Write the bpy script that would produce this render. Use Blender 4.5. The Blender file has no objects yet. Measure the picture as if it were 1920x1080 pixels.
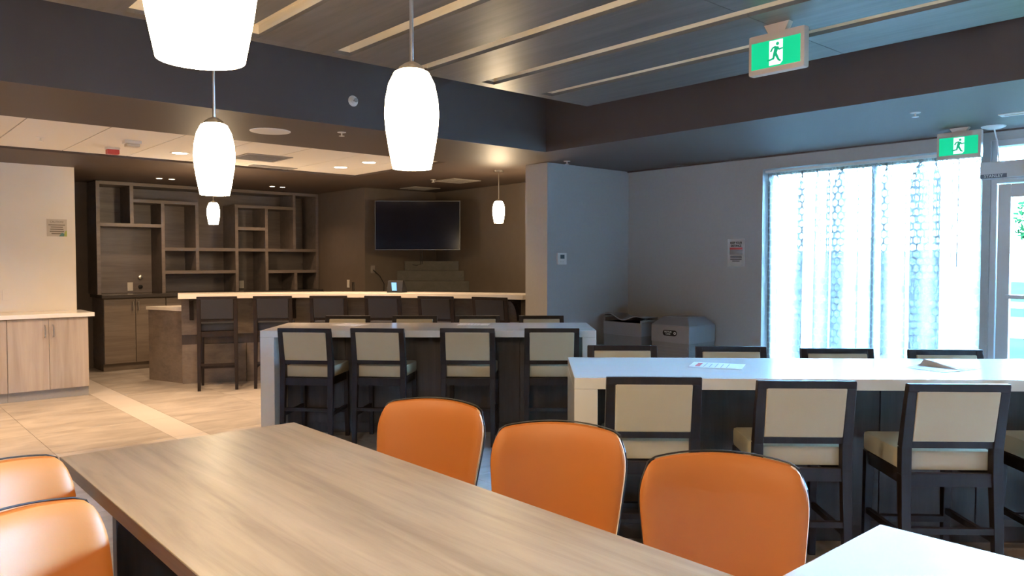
import bpy, bmesh, math, random
from mathutils import Vector, Matrix

# ------------------------------------------------------------------ camera, world, exposure
scene = bpy.context.scene
COL = scene.collection
PI = math.pi
PHI = math.radians(41.5)            # the room's own axes (a, b) are turned by this against world X, Y
CA, SA = math.cos(PHI), math.sin(PHI)

cam_d = bpy.data.cameras.new('camera'); cam = bpy.data.objects.new('camera', cam_d); COL.objects.link(cam)
cam.location = (0, 0, 1.5); cam.rotation_euler = (PI/2 - math.atan(50/1440), 0, 0)
cam_d.sensor_width = 36; cam_d.lens = 27.0; cam_d.clip_start = 0.05; cam_d.clip_end = 500
scene.camera = cam

SKY_COL = (0.26, 0.58, 1.0); SKY_STRENGTH = 112.0
PENDANT_STRENGTH = 54.0; DOWN_W = 12.0
world = bpy.data.worlds.new('world'); scene.world = world; world.use_nodes = True
wn = world.node_tree
wn.nodes['Background'].inputs[0].default_value = (*SKY_COL, 1)
wn.nodes['Background'].inputs[1].default_value = SKY_STRENGTH
scene.view_settings.view_transform = 'Standard'; scene.view_settings.look = 'None'
scene.view_settings.gamma = 1.0; scene.view_settings.use_curve_mapping = False
scene.view_settings.exposure = 1.1

# ------------------------------------------------------------------ materials
def new_mat(name):
    m = bpy.data.materials.new(name); m.use_nodes = True
    return m, m.node_tree, m.node_tree.nodes['Principled BSDF']
def N(t, kind, **kw):
    n = t.nodes.new(kind)
    for k, v in kw.items():
        if hasattr(n, k): setattr(n, k, v)
        else: n.inputs[k].default_value = v
    return n
def c4(c): return (c[0], c[1], c[2], 1)

def plain(name, col, rough=0.5, metal=0.0, var=0.08, scale=12, bump=0.0, bscale=200, spec=0.5, coat=0.0):
    """a colour with slight procedural mottling and an optional fine relief"""
    m, t, p = new_mat(name)
    tc = N(t, 'ShaderNodeTexCoord')
    no = N(t, 'ShaderNodeTexNoise', Scale=scale, Detail=3.0)
    t.links.new(tc.outputs['Object'], no.inputs['Vector'])
    mx = N(t, 'ShaderNodeMix', data_type='RGBA')
    mx.inputs[6].default_value = c4([c*(1-var) for c in col]); mx.inputs[7].default_value = c4([min(1, c*(1+var)) for c in col])
    t.links.new(no.outputs['Fac'], mx.inputs[0]); t.links.new(mx.outputs[2], p.inputs['Base Color'])
    p.inputs['Roughness'].default_value = rough; p.inputs['Metallic'].default_value = metal
    p.inputs['Specular IOR Level'].default_value = spec; p.inputs['Coat Weight'].default_value = coat
    if bump:
        n2 = N(t, 'ShaderNodeTexNoise', Scale=bscale, Detail=2.0); t.links.new(tc.outputs['Object'], n2.inputs['Vector'])
        b = N(t, 'ShaderNodeBump', Strength=bump, Distance=0.002)
        t.links.new(n2.outputs['Fac'], b.inputs['Height']); t.links.new(b.outputs['Normal'], p.inputs['Normal'])
    return m

def wood(name, cols, axis='y', rough=0.45, fine=26, spec=0.5, coarse=1.0):
    """streaky laminate: noise drawn out along one local axis"""
    m, t, p = new_mat(name)
    tc = N(t, 'ShaderNodeTexCoord'); oi = N(t, 'ShaderNodeObjectInfo')
    ad = N(t, 'ShaderNodeVectorMath', operation='ADD')
    sc = N(t, 'ShaderNodeVectorMath', operation='SCALE'); sc.inputs[0].default_value = (3.1, 5.7, 2.3)
    t.links.new(oi.outputs['Random'], sc.inputs['Scale'])
    t.links.new(tc.outputs['Object'], ad.inputs[0]); t.links.new(sc.outputs[0], ad.inputs[1])
    mp = N(t, 'ShaderNodeMapping'); s = {'x': (0.07, 1, 1), 'y': (1, 0.07, 1), 'z': (1, 1, 0.07)}[axis]
    mp.inputs['Scale'].default_value = s
    t.links.new(ad.outputs[0], mp.inputs['Vector'])
    n1 = N(t, 'ShaderNodeTexNoise', Scale=fine, Detail=6.0, Roughness=0.65, Distortion=0.6)
    n2 = N(t, 'ShaderNodeTexNoise', Scale=6*coarse, Detail=3.0, Distortion=1.2)
    t.links.new(mp.outputs[0], n1.inputs['Vector']); t.links.new(mp.outputs[0], n2.inputs['Vector'])
    mt = N(t, 'ShaderNodeMath', operation='MULTIPLY_ADD'); mt.inputs[1].default_value = 0.5
    hl = N(t, 'ShaderNodeMath', operation='MULTIPLY'); hl.inputs[1].default_value = 0.5
    t.links.new(n2.outputs['Fac'], hl.inputs[0]); t.links.new(n1.outputs['Fac'], mt.inputs[0]); t.links.new(hl.outputs[0], mt.inputs[2])
    r = N(t, 'ShaderNodeValToRGB'); e = r.color_ramp.elements
    e[0].position = 0.34; e[0].color = c4(cols[0]); e[1].position = 0.66; e[1].color = c4(cols[2])
    x = e.new(0.5); x.color = c4(cols[1])
    t.links.new(mt.outputs[0], r.inputs[0]); t.links.new(r.outputs[0], p.inputs['Base Color'])
    p.inputs['Roughness'].default_value = rough; p.inputs['Specular IOR Level'].default_value = spec
    return m

def glow(name, col, strength, base=(0.8, 0.8, 0.8)):
    m, t, p = new_mat(name)
    p.inputs['Base Color'].default_value = c4(base); p.inputs['Roughness'].default_value = 0.4
    p.inputs['Emission Color'].default_value = c4(col); p.inputs['Emission Strength'].default_value = strength
    return m

def glass_mat(name, tint=(1, 1, 1), gloss=0.08):
    m, t, p = new_mat(name); t.nodes.remove(p)
    tr = N(t, 'ShaderNodeBsdfTransparent'); tr.inputs[0].default_value = c4(tint)
    gl = N(t, 'ShaderNodeBsdfGlossy'); gl.inputs['Roughness'].default_value = 0.02
    lw = N(t, 'ShaderNodeFresnel'); lw.inputs['IOR'].default_value = 1.35
    mx = N(t, 'ShaderNodeMixShader'); out = t.nodes['Material Output']
    t.links.new(lw.outputs[0], mx.inputs[0]); t.links.new(tr.outputs[0], mx.inputs[1]); t.links.new(gl.outputs[0], mx.inputs[2])
    t.links.new(mx.outputs[0], out.inputs['Surface'])
    return m

def floor_tile_mat():
    m, t, p = new_mat('stone_tile')
    tc = N(t, 'ShaderNodeTexCoord'); oi = N(t, 'ShaderNodeObjectInfo')
    ad = N(t, 'ShaderNodeVectorMath', operation='ADD'); sc = N(t, 'ShaderNodeVectorMath', operation='SCALE')
    sc.inputs[0].default_value = (7.0, 11.0, 3.0); t.links.new(oi.outputs['Random'], sc.inputs['Scale'])
    t.links.new(tc.outputs['Object'], ad.inputs[0]); t.links.new(sc.outputs[0], ad.inputs[1])
    mp = N(t, 'ShaderNodeMapping'); mp.inputs['Rotation'].default_value = (0, 0, math.radians(38)); mp.inputs['Scale'].default_value = (0.75, 2.0, 1)
    t.links.new(ad.outputs[0], mp.inputs['Vector'])
    n1 = N(t, 'ShaderNodeTexNoise', Scale=2.2, Detail=7.0, Roughness=0.6, Distortion=0.8); t.links.new(mp.outputs[0], n1.inputs['Vector'])
    r = N(t, 'ShaderNodeValToRGB'); e = r.color_ramp.elements
    e[0].position = 0.3; e[0].color = c4((0.245, 0.215, 0.185)); e[1].position = 0.62; e[1].color = c4((0.40, 0.36, 0.318))
    t.links.new(n1.outputs['Fac'], r.inputs[0]); t.links.new(r.outputs[0], p.inputs['Base Color'])
    p.inputs['Roughness'].default_value = 0.38
    return m

def paper_mat():
    m, t, p = new_mat('white_paper_backlit')
    p.inputs['Base Color'].default_value = (0.82, 0.82, 0.83, 1); p.inputs['Roughness'].default_value = 0.7
    tl = N(t, 'ShaderNodeBsdfTranslucent'); tl.inputs[0].default_value = (0.75, 0.73, 0.72, 1)
    mx = N(t, 'ShaderNodeMixShader'); mx.inputs[0].default_value = 0.35
    t.links.new(p.outputs[0], mx.inputs[1]); t.links.new(tl.outputs[0], mx.inputs[2]); t.links.new(mx.outputs[0], t.nodes['Material Output'].inputs['Surface'])
    return m

def curtain_mat():
    """sheer voile with a honeycomb of denser thread, drawn from the cloth's own UVs (metres)"""
    m, t, p = new_mat('honeycomb_voile'); t.nodes.remove(p)
    uv = N(t, 'ShaderNodeUVMap')
    s0 = N(t, 'ShaderNodeVectorMath', operation='MULTIPLY'); s0.inputs[1].default_value = (1/0.062, 1/0.074, 0)
    t.links.new(uv.outputs[0], s0.inputs[0])
    R = (1.0, 1.7320508, 1.0)
    def cell(off):
        a = N(t, 'ShaderNodeVectorMath', operation='ADD'); a.inputs[1].default_value = (off[0], off[1], 0); t.links.new(s0.outputs[0], a.inputs[0])
        md = N(t, 'ShaderNodeVectorMath', operation='MODULO'); md.inputs[1].default_value = R; t.links.new(a.outputs[0], md.inputs[0])
        sb = N(t, 'ShaderNodeVectorMath', operation='SUBTRACT'); sb.inputs[1].default_value = (0.5, 0.8660254, 0); t.links.new(md.outputs[0], sb.inputs[0])
        ab = N(t, 'ShaderNodeVectorMath', operation='ABSOLUTE'); t.links.new(sb.outputs[0], ab.inputs[0])
        d = N(t, 'ShaderNodeVectorMath', operation='DOT_PRODUCT'); d.inputs[1].default_value = (0.5, 0.8660254, 0); t.links.new(ab.outputs[0], d.inputs[0])
        sx = N(t, 'ShaderNodeSeparateXYZ'); t.links.new(ab.outputs[0], sx.inputs[0])
        mx = N(t, 'ShaderNodeMath', operation='MAXIMUM'); t.links.new(d.outputs['Value'], mx.inputs[0]); t.links.new(sx.outputs['X'], mx.inputs[1])
        return mx
    h1, h2 = cell((0, 0)), cell((0.5, 0.8660254))
    mn = N(t, 'ShaderNodeMath', operation='MINIMUM'); t.links.new(h1.outputs[0], mn.inputs[0]); t.links.new(h2.outputs[0], mn.inputs[1])
    gt = N(t, 'ShaderNodeMath', operation='GREATER_THAN'); gt.inputs[1].default_value = 0.40; t.links.new(mn.outputs[0], gt.inputs[0])
    op = N(t, 'ShaderNodeMapRange'); op.inputs['To Min'].default_value = 0.64; op.inputs['To Max'].default_value = 0.985
    t.links.new(gt.outputs[0], op.inputs['Value'])
    tr = N(t, 'ShaderNodeBsdfTransparent')
    tl = N(t, 'ShaderNodeBsdfTranslucent'); tl.inputs[0].default_value = (0.30, 0.305, 0.30, 1)
    df = N(t, 'ShaderNodeBsdfDiffuse'); df.inputs[0].default_value = (0.55, 0.55, 0.54, 1)
    m1 = N(t, 'ShaderNodeMixShader'); m1.inputs[0].default_value = 0.5
    t.links.new(tl.outputs[0], m1.inputs[1]); t.links.new(df.outputs[0], m1.inputs[2])
    m2 = N(t, 'ShaderNodeMixShader'); t.links.new(op.outputs[0], m2.inputs[0]); t.links.new(tr.outputs[0], m2.inputs[1]); t.links.new(m1.outputs[0], m2.inputs[2])
    t.links.new(m2.outputs[0], t.nodes['Material Output'].inputs['Surface'])
    return m

MT = {
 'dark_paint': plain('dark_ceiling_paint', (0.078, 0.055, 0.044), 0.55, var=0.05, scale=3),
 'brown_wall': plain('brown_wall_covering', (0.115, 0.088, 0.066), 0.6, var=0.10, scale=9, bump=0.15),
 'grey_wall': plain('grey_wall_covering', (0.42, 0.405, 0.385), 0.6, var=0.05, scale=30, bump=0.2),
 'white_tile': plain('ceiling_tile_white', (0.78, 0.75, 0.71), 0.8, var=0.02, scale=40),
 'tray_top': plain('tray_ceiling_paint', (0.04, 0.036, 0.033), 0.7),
 'splash': plain('gloss_white_wall_panel', (0.74, 0.675, 0.58), 0.12, var=0.04, scale=2.5, spec=0.5),
 'grout': plain('grout', (0.20, 0.18, 0.155), 0.8),
 'tile': floor_tile_mat(),
 'strip': plain('pale_stone_strip', (0.50, 0.46, 0.425), 0.35, var=0.06, scale=5),
 'quartz': plain('white_quartz', (0.73, 0.71, 0.68), 0.13, var=0.02, scale=20),
 'laminate': plain('white_laminate', (0.47, 0.45, 0.43), 0.3, var=0.02, scale=20),
 'bar_quartz': plain('cream_quartz', (0.80, 0.74, 0.66), 0.2, var=0.03, scale=20),
 'dark_stone': plain('dark_countertop', (0.05, 0.043, 0.04), 0.2, var=0.15, scale=30),
 'table_wood': wood('grey_brown_oak_laminate', [(0.24, 0.175, 0.108), (0.35, 0.265, 0.170), (0.43, 0.335, 0.222)], 'y', 0.36, 22),
 'edge_wood': wood('grey_edge_band', [(0.09, 0.075, 0.06), (0.13, 0.108, 0.088), (0.17, 0.14, 0.115)], 'y', 0.4, 26),
 'dark_wood': wood('dark_walnut_panel', [(0.030, 0.021, 0.015), (0.048, 0.034, 0.026), (0.068, 0.050, 0.038)], 'z', 0.45, 24),
 'panel_wood': wood('charcoal_ceiling_laminate', [(0.060, 0.053, 0.049), (0.098, 0.088, 0.081), (0.135, 0.122, 0.112)], 'y', 0.40, 22, 0.9),
 'slot': wood('pale_maple_slot', [(0.68, 0.59, 0.45), (0.76, 0.68, 0.54), (0.82, 0.75, 0.62)], 'y', 0.5, 18),
 'cab_light': wood('pale_oak_cabinet', [(0.29, 0.242, 0.195), (0.37, 0.312, 0.255), (0.43, 0.368, 0.305)], 'z', 0.45, 20),
 'cab_dark': wood('taupe_cabinet', [(0.13, 0.10, 0.075), (0.175, 0.137, 0.105), (0.215, 0.172, 0.135)], 'x', 0.45, 30),
 'shelf_wood': wood('taupe_shelf', [(0.105, 0.083, 0.072), (0.14, 0.112, 0.097), (0.17, 0.137, 0.12)], 'x', 0.45, 30),
 'display_wood': wood('grey_green_display_wood', [(0.060, 0.054, 0.042), (0.075, 0.067, 0.052), (0.088, 0.078, 0.062)], 'x', 0.6, 30),
 'espresso': wood('espresso_stool_frame', [(0.010, 0.006, 0.005), (0.016, 0.010, 0.008), (0.024, 0.015, 0.012)], 'z', 0.48, 30, 0.3),
 'cream': plain('cream_vinyl', (0.50, 0.435, 0.30), 0.42, var=0.03, bump=0.08, bscale=300),
 'slate': plain('slate_vinyl', (0.022, 0.023, 0.028), 0.48, var=0.05, bump=0.08, bscale=300),
 'orange': plain('orange_leather', (0.44, 0.138, 0.021), 0.50, var=0.05, scale=8, bump=0.04, bscale=260, spec=0.35),
 'piping': plain('black_piping', (0.012, 0.010, 0.010), 0.5),
 'metal': plain('brushed_metal', (0.55, 0.52, 0.48), 0.3, 1.0, var=0.03),
 'alu': plain('anodised_aluminium', (0.55, 0.56, 0.57), 0.35, 0.25, var=0.03),
 'black': plain('black_plastic', (0.008, 0.008, 0.009), 0.55, spec=0.3),
 'bezel': plain('dark_silver_bezel', (0.10, 0.095, 0.09), 0.3, 0.8),
 'screen': plain('tv_screen', (0.004, 0.003, 0.005), 0.12, var=0.2, scale=2, spec=0.25),
 'white': plain('white_plastic', (0.75, 0.74, 0.72), 0.4, var=0.02),
 'plate': plain('beige_plate', (0.62, 0.57, 0.50), 0.4, var=0.02),
 'sign_body': plain('beige_sign_housing', (0.56, 0.47, 0.40), 0.45, var=0.02),
 'grey_metal': plain('grey_bin_panel', (0.20, 0.19, 0.18), 0.4, var=0.06),
 'grey_lid': plain('grey_bin_lid', (0.25, 0.24, 0.24), 0.35, var=0.05),
 'kick': plain('grey_toe_kick', (0.27, 0.265, 0.26), 0.4),
 'red': plain('red_plastic', (0.55, 0.06, 0.035), 0.4),
 'paper': paper_mat(),
 'ink': plain('black_ink', (0.015, 0.015, 0.018), 0.7),
 'grey_ink': plain('grey_ink', (0.35, 0.34, 0.35), 0.7),
 'red_ink': plain('red_ink', (0.55, 0.09, 0.08), 0.7),
 'tan_paper': plain('tan_paper', (0.50, 0.43, 0.34), 0.7),
 'tan_ink': plain('brown_ink', (0.17, 0.14, 0.10), 0.7),
 'green_ink': plain('green_ink', (0.38, 0.42, 0.10), 0.7), 'teal_ink': plain('teal_ink', (0.10, 0.22, 0.19), 0.7),
 'vent': plain('vent_grey', (0.30, 0.28, 0.26), 0.5), 'vent_dark': plain('vent_slot', (0.13, 0.12, 0.11), 0.6),
 'steel_blue': plain('label_grey', (0.10, 0.11, 0.13), 0.4),
 'curtain': curtain_mat(), 'glass': glass_mat('window_glass'),
 'pendant': glow('lit_opal_glass', (1.0, 0.74, 0.45), PENDANT_STRENGTH),
 'lamp_disc': glow('lit_downlight_lens', (1.0, 0.80, 0.56), 12.0),
 'exit_green': glow('lit_exit_green', (0.0, 0.50, 0.22), 0.48, (0.0, 0.35, 0.15)),
 'exit_dark': glow('lit_exit_figure', (0.0, 0.36, 0.18), 0.40, (0.0, 0.25, 0.1)),
 'exit_white': glow('lit_exit_white', (0.60, 0.92, 0.88), 0.55),
 'phone_lcd': glow('lit_phone_display', (0.12, 0.42, 1.0), 0.55, (0.1, 0.2, 0.3)),
 'lcd': plain('thermostat_display', (0.06, 0.10, 0.11), 0.25),
 'grass': plain('lawn', (0.0085, 0.0135, 0.0060), 0.9, spec=0.0, var=0.35, scale=0.6),
 'asphalt': plain('pale_asphalt', (0.020, 0.019, 0.017), 0.9, spec=0.0), 'concrete': plain('pale_concrete', (0.05, 0.047, 0.043), 0.9, spec=0.0),
 'leaf': plain('tree_leaves', (0.004, 0.013, 0.004), 0.8, spec=0.0, var=0.4, scale=6), 'bark': plain('bark', (0.06, 0.05, 0.04), 0.9),
 'dry': plain('dry_bank', (0.03, 0.018, 0.008), 0.9, spec=0.0, var=0.3, scale=0.3),
}

# ------------------------------------------------------------------ mesh helpers
class MB:
    def __init__(s): s.v = []; s.f = []; s.smooth = False
    def add(s, vs, fs):
        o = len(s.v); s.v += [tuple(v) for v in vs]; s.f += [tuple(i+o for i in f) for f in fs]; return s
    def box(s, x0, y0, z0, x1, y1, z1):
        x0, x1 = min(x0, x1), max(x0, x1); y0, y1 = min(y0, y1), max(y0, y1); z0, z1 = min(z0, z1), max(z0, z1)
        return s.add([(x0,y0,z0),(x1,y0,z0),(x1,y1,z0),(x0,y1,z0),(x0,y0,z1),(x1,y0,z1),(x1,y1,z1),(x0,y1,z1)],
                     [(0,3,2,1),(4,5,6,7),(0,1,5,4),(1,2,6,5),(2,3,7,6),(3,0,4,7)])
    def prism(s, poly, h0, h1, plane='xy'):
        """poly counter-clockwise; extruded along the remaining axis"""
        n = len(poly)
        def P(p, h): return {'xy': (p[0], p[1], h), 'xz': (p[0], h, p[1]), 'yz': (h, p[0], p[1])}[plane]
        vs = [P(p, h0) for p in poly] + [P(p, h1) for p in poly]
        fs = [tuple(range(n-1, -1, -1)), tuple(range(n, 2*n))] + [(i, (i+1) % n, n+(i+1) % n, n+i) for i in range(n)]
        return s.add(vs, fs)
    def bar(s, p0, p1, w, d, w1=None, d1=None):
        """square bar from p0 to p1; w across local x, d across the other; may taper"""
        p0, p1 = Vector(p0), Vector(p1); ax = (p1-p0).normalized(); w1 = w if w1 is None else w1; d1 = d if d1 is None else d1
        ref = Vector((1, 0, 0)) if abs(ax.x) < 0.9 else Vector((0, 1, 0))
        e2 = ax.cross(ref).normalized(); e1 = e2.cross(ax).normalized()
        vs = []
        for p, ww, dd in ((p0, w, d), (p1, w1, d1)):
            for sx, sy in ((-1,-1),(1,-1),(1,1),(-1,1)): vs.append(p + e1*sx*ww/2 + e2*sy*dd/2)
        return s.add(vs, [(0,3,2,1),(4,5,6,7),(0,1,5,4),(1,2,6,5),(2,3,7,6),(3,0,4,7)])
    def lathe(s, prof, seg=24, axis='z', cx=0, cy=0, cz=0):
        vs = []; fs = []; n = len(prof)
        for i in range(seg):
            a = 2*PI*i/seg
            for r, h in prof:
                x, y = r*math.cos(a), r*math.sin(a)
                vs.append({'z': (cx+x, cy+y, cz+h), 'y': (cx+x, cy+h, cz+y), 'x': (cx+h, cy+x, cz+y)}[axis])
        for i in range(seg):
            j = (i+1) % seg
            for k in range(n-1): fs.append((i*n+k, j*n+k, j*n+k+1, i*n+k+1))
        return s.add(vs, fs)
    def tube(s, pts, r, seg=8):
        pts = [Vector(p) for p in pts]; vs = []; fs = []
        for i, p in enumerate(pts):
            t = (pts[min(i+1, len(pts)-1)] - pts[max(i-1, 0)]).normalized()
            ref = Vector((0, 0, 1)) if abs(t.z) < 0.9 else Vector((1, 0, 0))
            e1 = t.cross(ref).normalized(); e2 = t.cross(e1)
            for k in range(seg): a = 2*PI*k/seg; vs.append(p + (e1*math.cos(a)+e2*math.sin(a))*r)
        for i in range(len(pts)-1):
            for k in range(seg): fs.append((i*seg+k, i*seg+(k+1) % seg, (i+1)*seg+(k+1) % seg, (i+1)*seg+k))
        fs.append(tuple(range(seg-1, -1, -1))); fs.append(tuple((len(pts)-1)*seg+k for k in range(seg)))
        return s.add(vs, fs)
    def build(s, name, mat, parent=None, bevel=0, smooth=False, loc=None, rotz=None, subsurf=0):
        me = bpy.data.meshes.new(name); me.from_pydata(s.v, [], s.f); me.update()
        bm = bmesh.new(); bm.from_mesh(me)
        bmesh.ops.recalc_face_normals(bm, faces=bm.faces)
        if bevel:
            es = [e for e in bm.edges if len(e.link_faces) == 2 and e.calc_face_angle(0) > 0.5]
            bmesh.ops.bevel(bm, geom=es, offset=bevel, segments=2, profile=0.6, affect='EDGES', clamp_overlap=True)
        if smooth:
            for f in bm.faces: f.smooth = True
        bm.to_mesh(me); bm.free()
        me.materials.append(MT[mat] if isinstance(mat, str) else mat)
        o = bpy.data.objects.new(name, me); COL.objects.link(o); o.parent = parent
        if smooth:
            for e in me.edges: pass
            try: me.set_sharp_from_angle(angle=math.radians(40))
            except Exception: pass
        if loc is not None: o.location = loc
        if rotz is not None: o.rotation_euler = (0, 0, rotz)
        if subsurf:
            md = o.modifiers.new('smooth', 'SUBSURF'); md.levels = subsurf; md.render_levels = subsurf
        return o

def RW(a, b, z=0): return Vector((a*CA - b*SA, a*SA + b*CA, z))     # room axes -> world
def tag(o, label, cat, group=None):
    o['label'] = label; o['category'] = cat
    if group: o['group'] = group
    return o
def thing(name, label, cat, loc=(0,0,0), rotz=0, group=None):
    o = bpy.data.objects.new(name, None); COL.objects.link(o); o.empty_display_size = 0.1
    o.location = loc; o.rotation_euler = (0, 0, rotz)
    return tag(o, label, cat, group)
def room_thing(name, label, cat, a, b, z=0, turn=0, group=None): return thing(name, label, cat, RW(a, b, z), PHI+turn, group)
def struct(mb, name, mat, bevel=0):
    o = mb.build(name, mat, bevel=bevel, rotz=PHI); o['kind'] = 'structure'; return o
def copy_tree(root, loc=None, rotz=None, label=None, group=None):
    r = root.copy(); COL.objects.link(r)
    if loc is not None: r.location = loc
    if rotz is not None: r.rotation_euler = (0, 0, rotz)
    if label: r['label'] = label
    if group: r['group'] = group
    def rec(src, dst):
        for ch in [c for c in src.children]:
            c = ch.copy(); COL.objects.link(c); c.parent = dst; rec(ch, c)
    rec(root, r)
    return r
def text_mesh(name, body, size, mat, parent, loc, rot, depth=0.0006, sx=1.0, bold=0.0):
    cu = bpy.data.curves.new(name, 'FONT'); cu.body = body; cu.size = size; cu.align_x = 'CENTER'; cu.align_y = 'CENTER'
    cu.extrude = depth; cu.offset = bold
    tmp = bpy.data.objects.new(name, cu); COL.objects.link(tmp)
    dg = bpy.context.evaluated_depsgraph_get(); dg.update()
    me = bpy.data.meshes.new_from_object(tmp.evaluated_get(dg)); bpy.data.objects.remove(tmp)
    me.materials.clear(); me.materials.append(MT[mat])
    o = bpy.data.objects.new(name, me); COL.objects.link(o); o.parent = parent; o.location = loc; o.rotation_euler = rot; o.scale = (sx, 1, 1)
    return o

# ------------------------------------------------------------------ the room shell (room axes a, b)
HC = 2.60           # lower ceiling
WA = 7.37           # window wall face
# floor with separate stone tiles
fl = struct(MB().box(-6, -6, -0.12, 7.6, 12.4, -0.012), 'floor', 'grout')
TS = 0.88; tile_cache = {}
def tile(a0, b0, w, d, mat):
    key = (round(w, 3), round(d, 3), mat)
    if key not in tile_cache:
        o = MB().box(-w/2+.0015, -d/2+.0015, -0.012, w/2-.0015, d/2-.0015, 0).build('floor_tile', mat, fl, bevel=0.0012)
        tile_cache[key] = o
    else:
        o = tile_cache[key].copy(); COL.objects.link(o)
    o.location = (a0+w/2, b0+d/2, 0); return o
rows = [(-2.0+TS*k, TS) for k in range(16)]
cols = [(2.145-TS*(k+1), TS, 'tile') for k in range(4)] + [(2.145, 0.275, 'strip')] + [(2.42+TS*k, TS, 'tile') for k in range(5)] + [(6.82, 0.55, 'tile')]
for b0, d in rows:
    for a0, w, mname in cols:
        dd = min(d, 12.0-b0)
        if dd > 0.05: tile(a0, b0, w, dd, mname)

# lower ceiling with the raised tray left open, tray top above
ce = MB()
ce.box(5.41, -6, HC, 7.6, 12.4, 3.2)
ce.box(-6, 5.60, HC, 5.41, 6.92, 3.2)
ce.box(5.14, 6.92, HC, 5.41, 8.9, 3.2)
ce.box(-6, 8.9, HC, 5.41, 12.4, 3.2)
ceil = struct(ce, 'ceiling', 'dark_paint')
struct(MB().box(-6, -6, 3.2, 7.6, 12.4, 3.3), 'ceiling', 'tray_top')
# white lay-in tiles over the kitchen strip
k = 0
a1 = 5.14
while a1 > -5.9:
    a0 = a1-0.606 if k else 4.806
    MB().box(a0+.004, 6.924, HC+0.022, a1-.004, 8.896, HC+0.04).build('ceiling_tile', 'white_tile', ceil, bevel=0.002)
    a1 = a0 if k else 4.806; k += 1
    if k > 18: break

# window wall (a = WA) with openings: (b0, b1, z0, z1)
OPEN = [(2.27, 4.34, 0.06, 2.468), (1.10, 2.21, 0.0, 2.52), (-2.3, 0.85, 0.06, 2.468)]  # last opening is out of view, added to let in daylight
def wall_a(name, a0, a1, b0, b1, opens, mat):
    mb = MB(); bs = sorted([o for o in opens], key=lambda o: o[0]); cur = b0
    for o in bs:
        mb.box(a0, cur, 0, a1, o[0], HC)
        if o[2] > 0: mb.box(a0, o[0], 0, a1, o[1], o[2])
        mb.box(a0, o[0], o[3], a1, o[1], HC); cur = o[1]
    mb.box(a0, cur, 0, a1, b1, HC); return struct(mb, name, mat)
wall_a('wall_right', WA, WA+0.23, -6, 6.3, OPEN, 'grey_wall')
struct(MB().box(5.975, 6.16, 0, WA+0.23, 6.52, HC), 'wall_partition', 'grey_wall', bevel=0.003)
struct(MB().box(7.27, 6.52, 0, 7.6, 12.4, HC), 'wall_bar_side', 'brown_wall')
struct(MB().box(5.965, 10.06, 0, 7.27, 12.4, HC), 'wall_bar_back', 'brown_wall')
struct(MB().box(-6, 12.0, 0, 5.965, 12.4, HC), 'wall_shelf_back', 'brown_wall')
struct(MB().box(-6, 10.18, 0, 2.15, 10.4, HC), 'wall_kitchen', 'splash')
struct(MB().box(-6.2, -6, 0, -6, 12.4, 3.2), 'wall_left', 'grey_wall')
struct(MB().box(-6.2, -6.2, 0, 7.6, -6, 3.2), 'wall_behind', 'grey_wall')
struct(MB().box(WA-0.012, 4.36, 0, WA, 6.16, 0.10), 'baseboard_right', 'dark_wood')
struct(MB().box(5.99, 6.148, 0, WA-0.012, 6.16, 0.10), 'baseboard_partition', 'dark_wood')
struct(MB().box(WA-0.03, -6, HC-0.012, WA, 6.16, HC), 'trim_1', 'dark_paint')

# window with mullion and two panes
def window(idx, b0, b1, z0, z1, mull):
    fr = MB(); a0, a1 = WA+0.13, WA+0.20; w = 0.055
    fr.box(a0, b0, z0, a1, b0+w, z1).box(a0, b1-w, z0, a1, b1, z1).box(a0, b0+w, z0, a1, b1-w, z0+w).box(a0, b0+w, z1-w, a1, b1-w, z1)
    for m_ in mull: fr.box(a0, m_-w/2, z0+w, a1, m_+w/2, z1-w)
    o = struct(fr, 'window_%d' % idx, 'alu', bevel=0.003)
    ed = [b0+w] + [x for m_ in mull for x in (m_-w/2, m_+w/2)] + [b1-w]
    for i in range(0, len(ed), 2):
        MB().box(WA+0.16, ed[i], z0+w, WA+0.17, ed[i+1], z1-w).build('pane', 'glass', o)
    return o
window(1, *OPEN[0], [3.235]); window(2, *OPEN[2], [-0.72])  # the second window is unseen, added for more daylight

# glazed door with transom and automatic operator
b0, b1, z0, z1 = OPEN[1]
fr = MB(); a0, a1 = WA+0.02, WA+0.16
fr.box(a0, b1-0.045, 0, a1, b1, z1).box(a0, b0, 0, a1, b0+0.045, z1).box(a0, b0+.045, z1-.05, a1, b1-.045, z1).box(a0, b0+.045, 2.16, a1, b1-.045, 2.24)
door = struct(fr, 'door_1', 'alu', bevel=0.003)
MB().box(WA+0.08, b0+.045, 2.24, WA+0.09, b1-.045, z1-.05).build('transom_pane', 'glass', door)
lf = MB(); l0, l1 = b0+0.05, b1-0.05; d0, d1 = WA+0.04, WA+0.085
lf.box(d0, l1-0.095, .01, d1, l1, 2.15).box(d0, l0, .01, d1, l0+.095, 2.15).box(d0, l0+.095, 2.04, d1, l1-.095, 2.15).box(d0, l0+.095, .01, d1, l1-.095, .22)
leaf = lf.build('door_leaf', 'alu', door, bevel=0.003)
MB().box(WA+0.058, l0+.095, .22, WA+0.066, l1-.095, 2.04).build('pane', 'glass', leaf)
MB().box(WA+0.01, l0+.02, 1.185, WA+0.04, l1-.07, 1.22).build('push_bar', 'alu', leaf, bevel=0.004)
opx = MB().box(WA-0.12, b0-0.02, 2.19, WA+0.02, b1+0.045, 2.33).build('operator_box', 'alu', door, bevel=0.008)
MB().box(WA-0.128, b1-0.155, 2.192, WA-0.120, b1+0.035, 2.225).build('brand_plate', 'steel_blue', opx)
text_mesh('brand_lettering', 'STANLEY', 0.034, 'white', opx, (WA-0.1285, b1-0.06, 2.2085), (PI/2, 0, -PI/2), sx=1.0)
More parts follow.
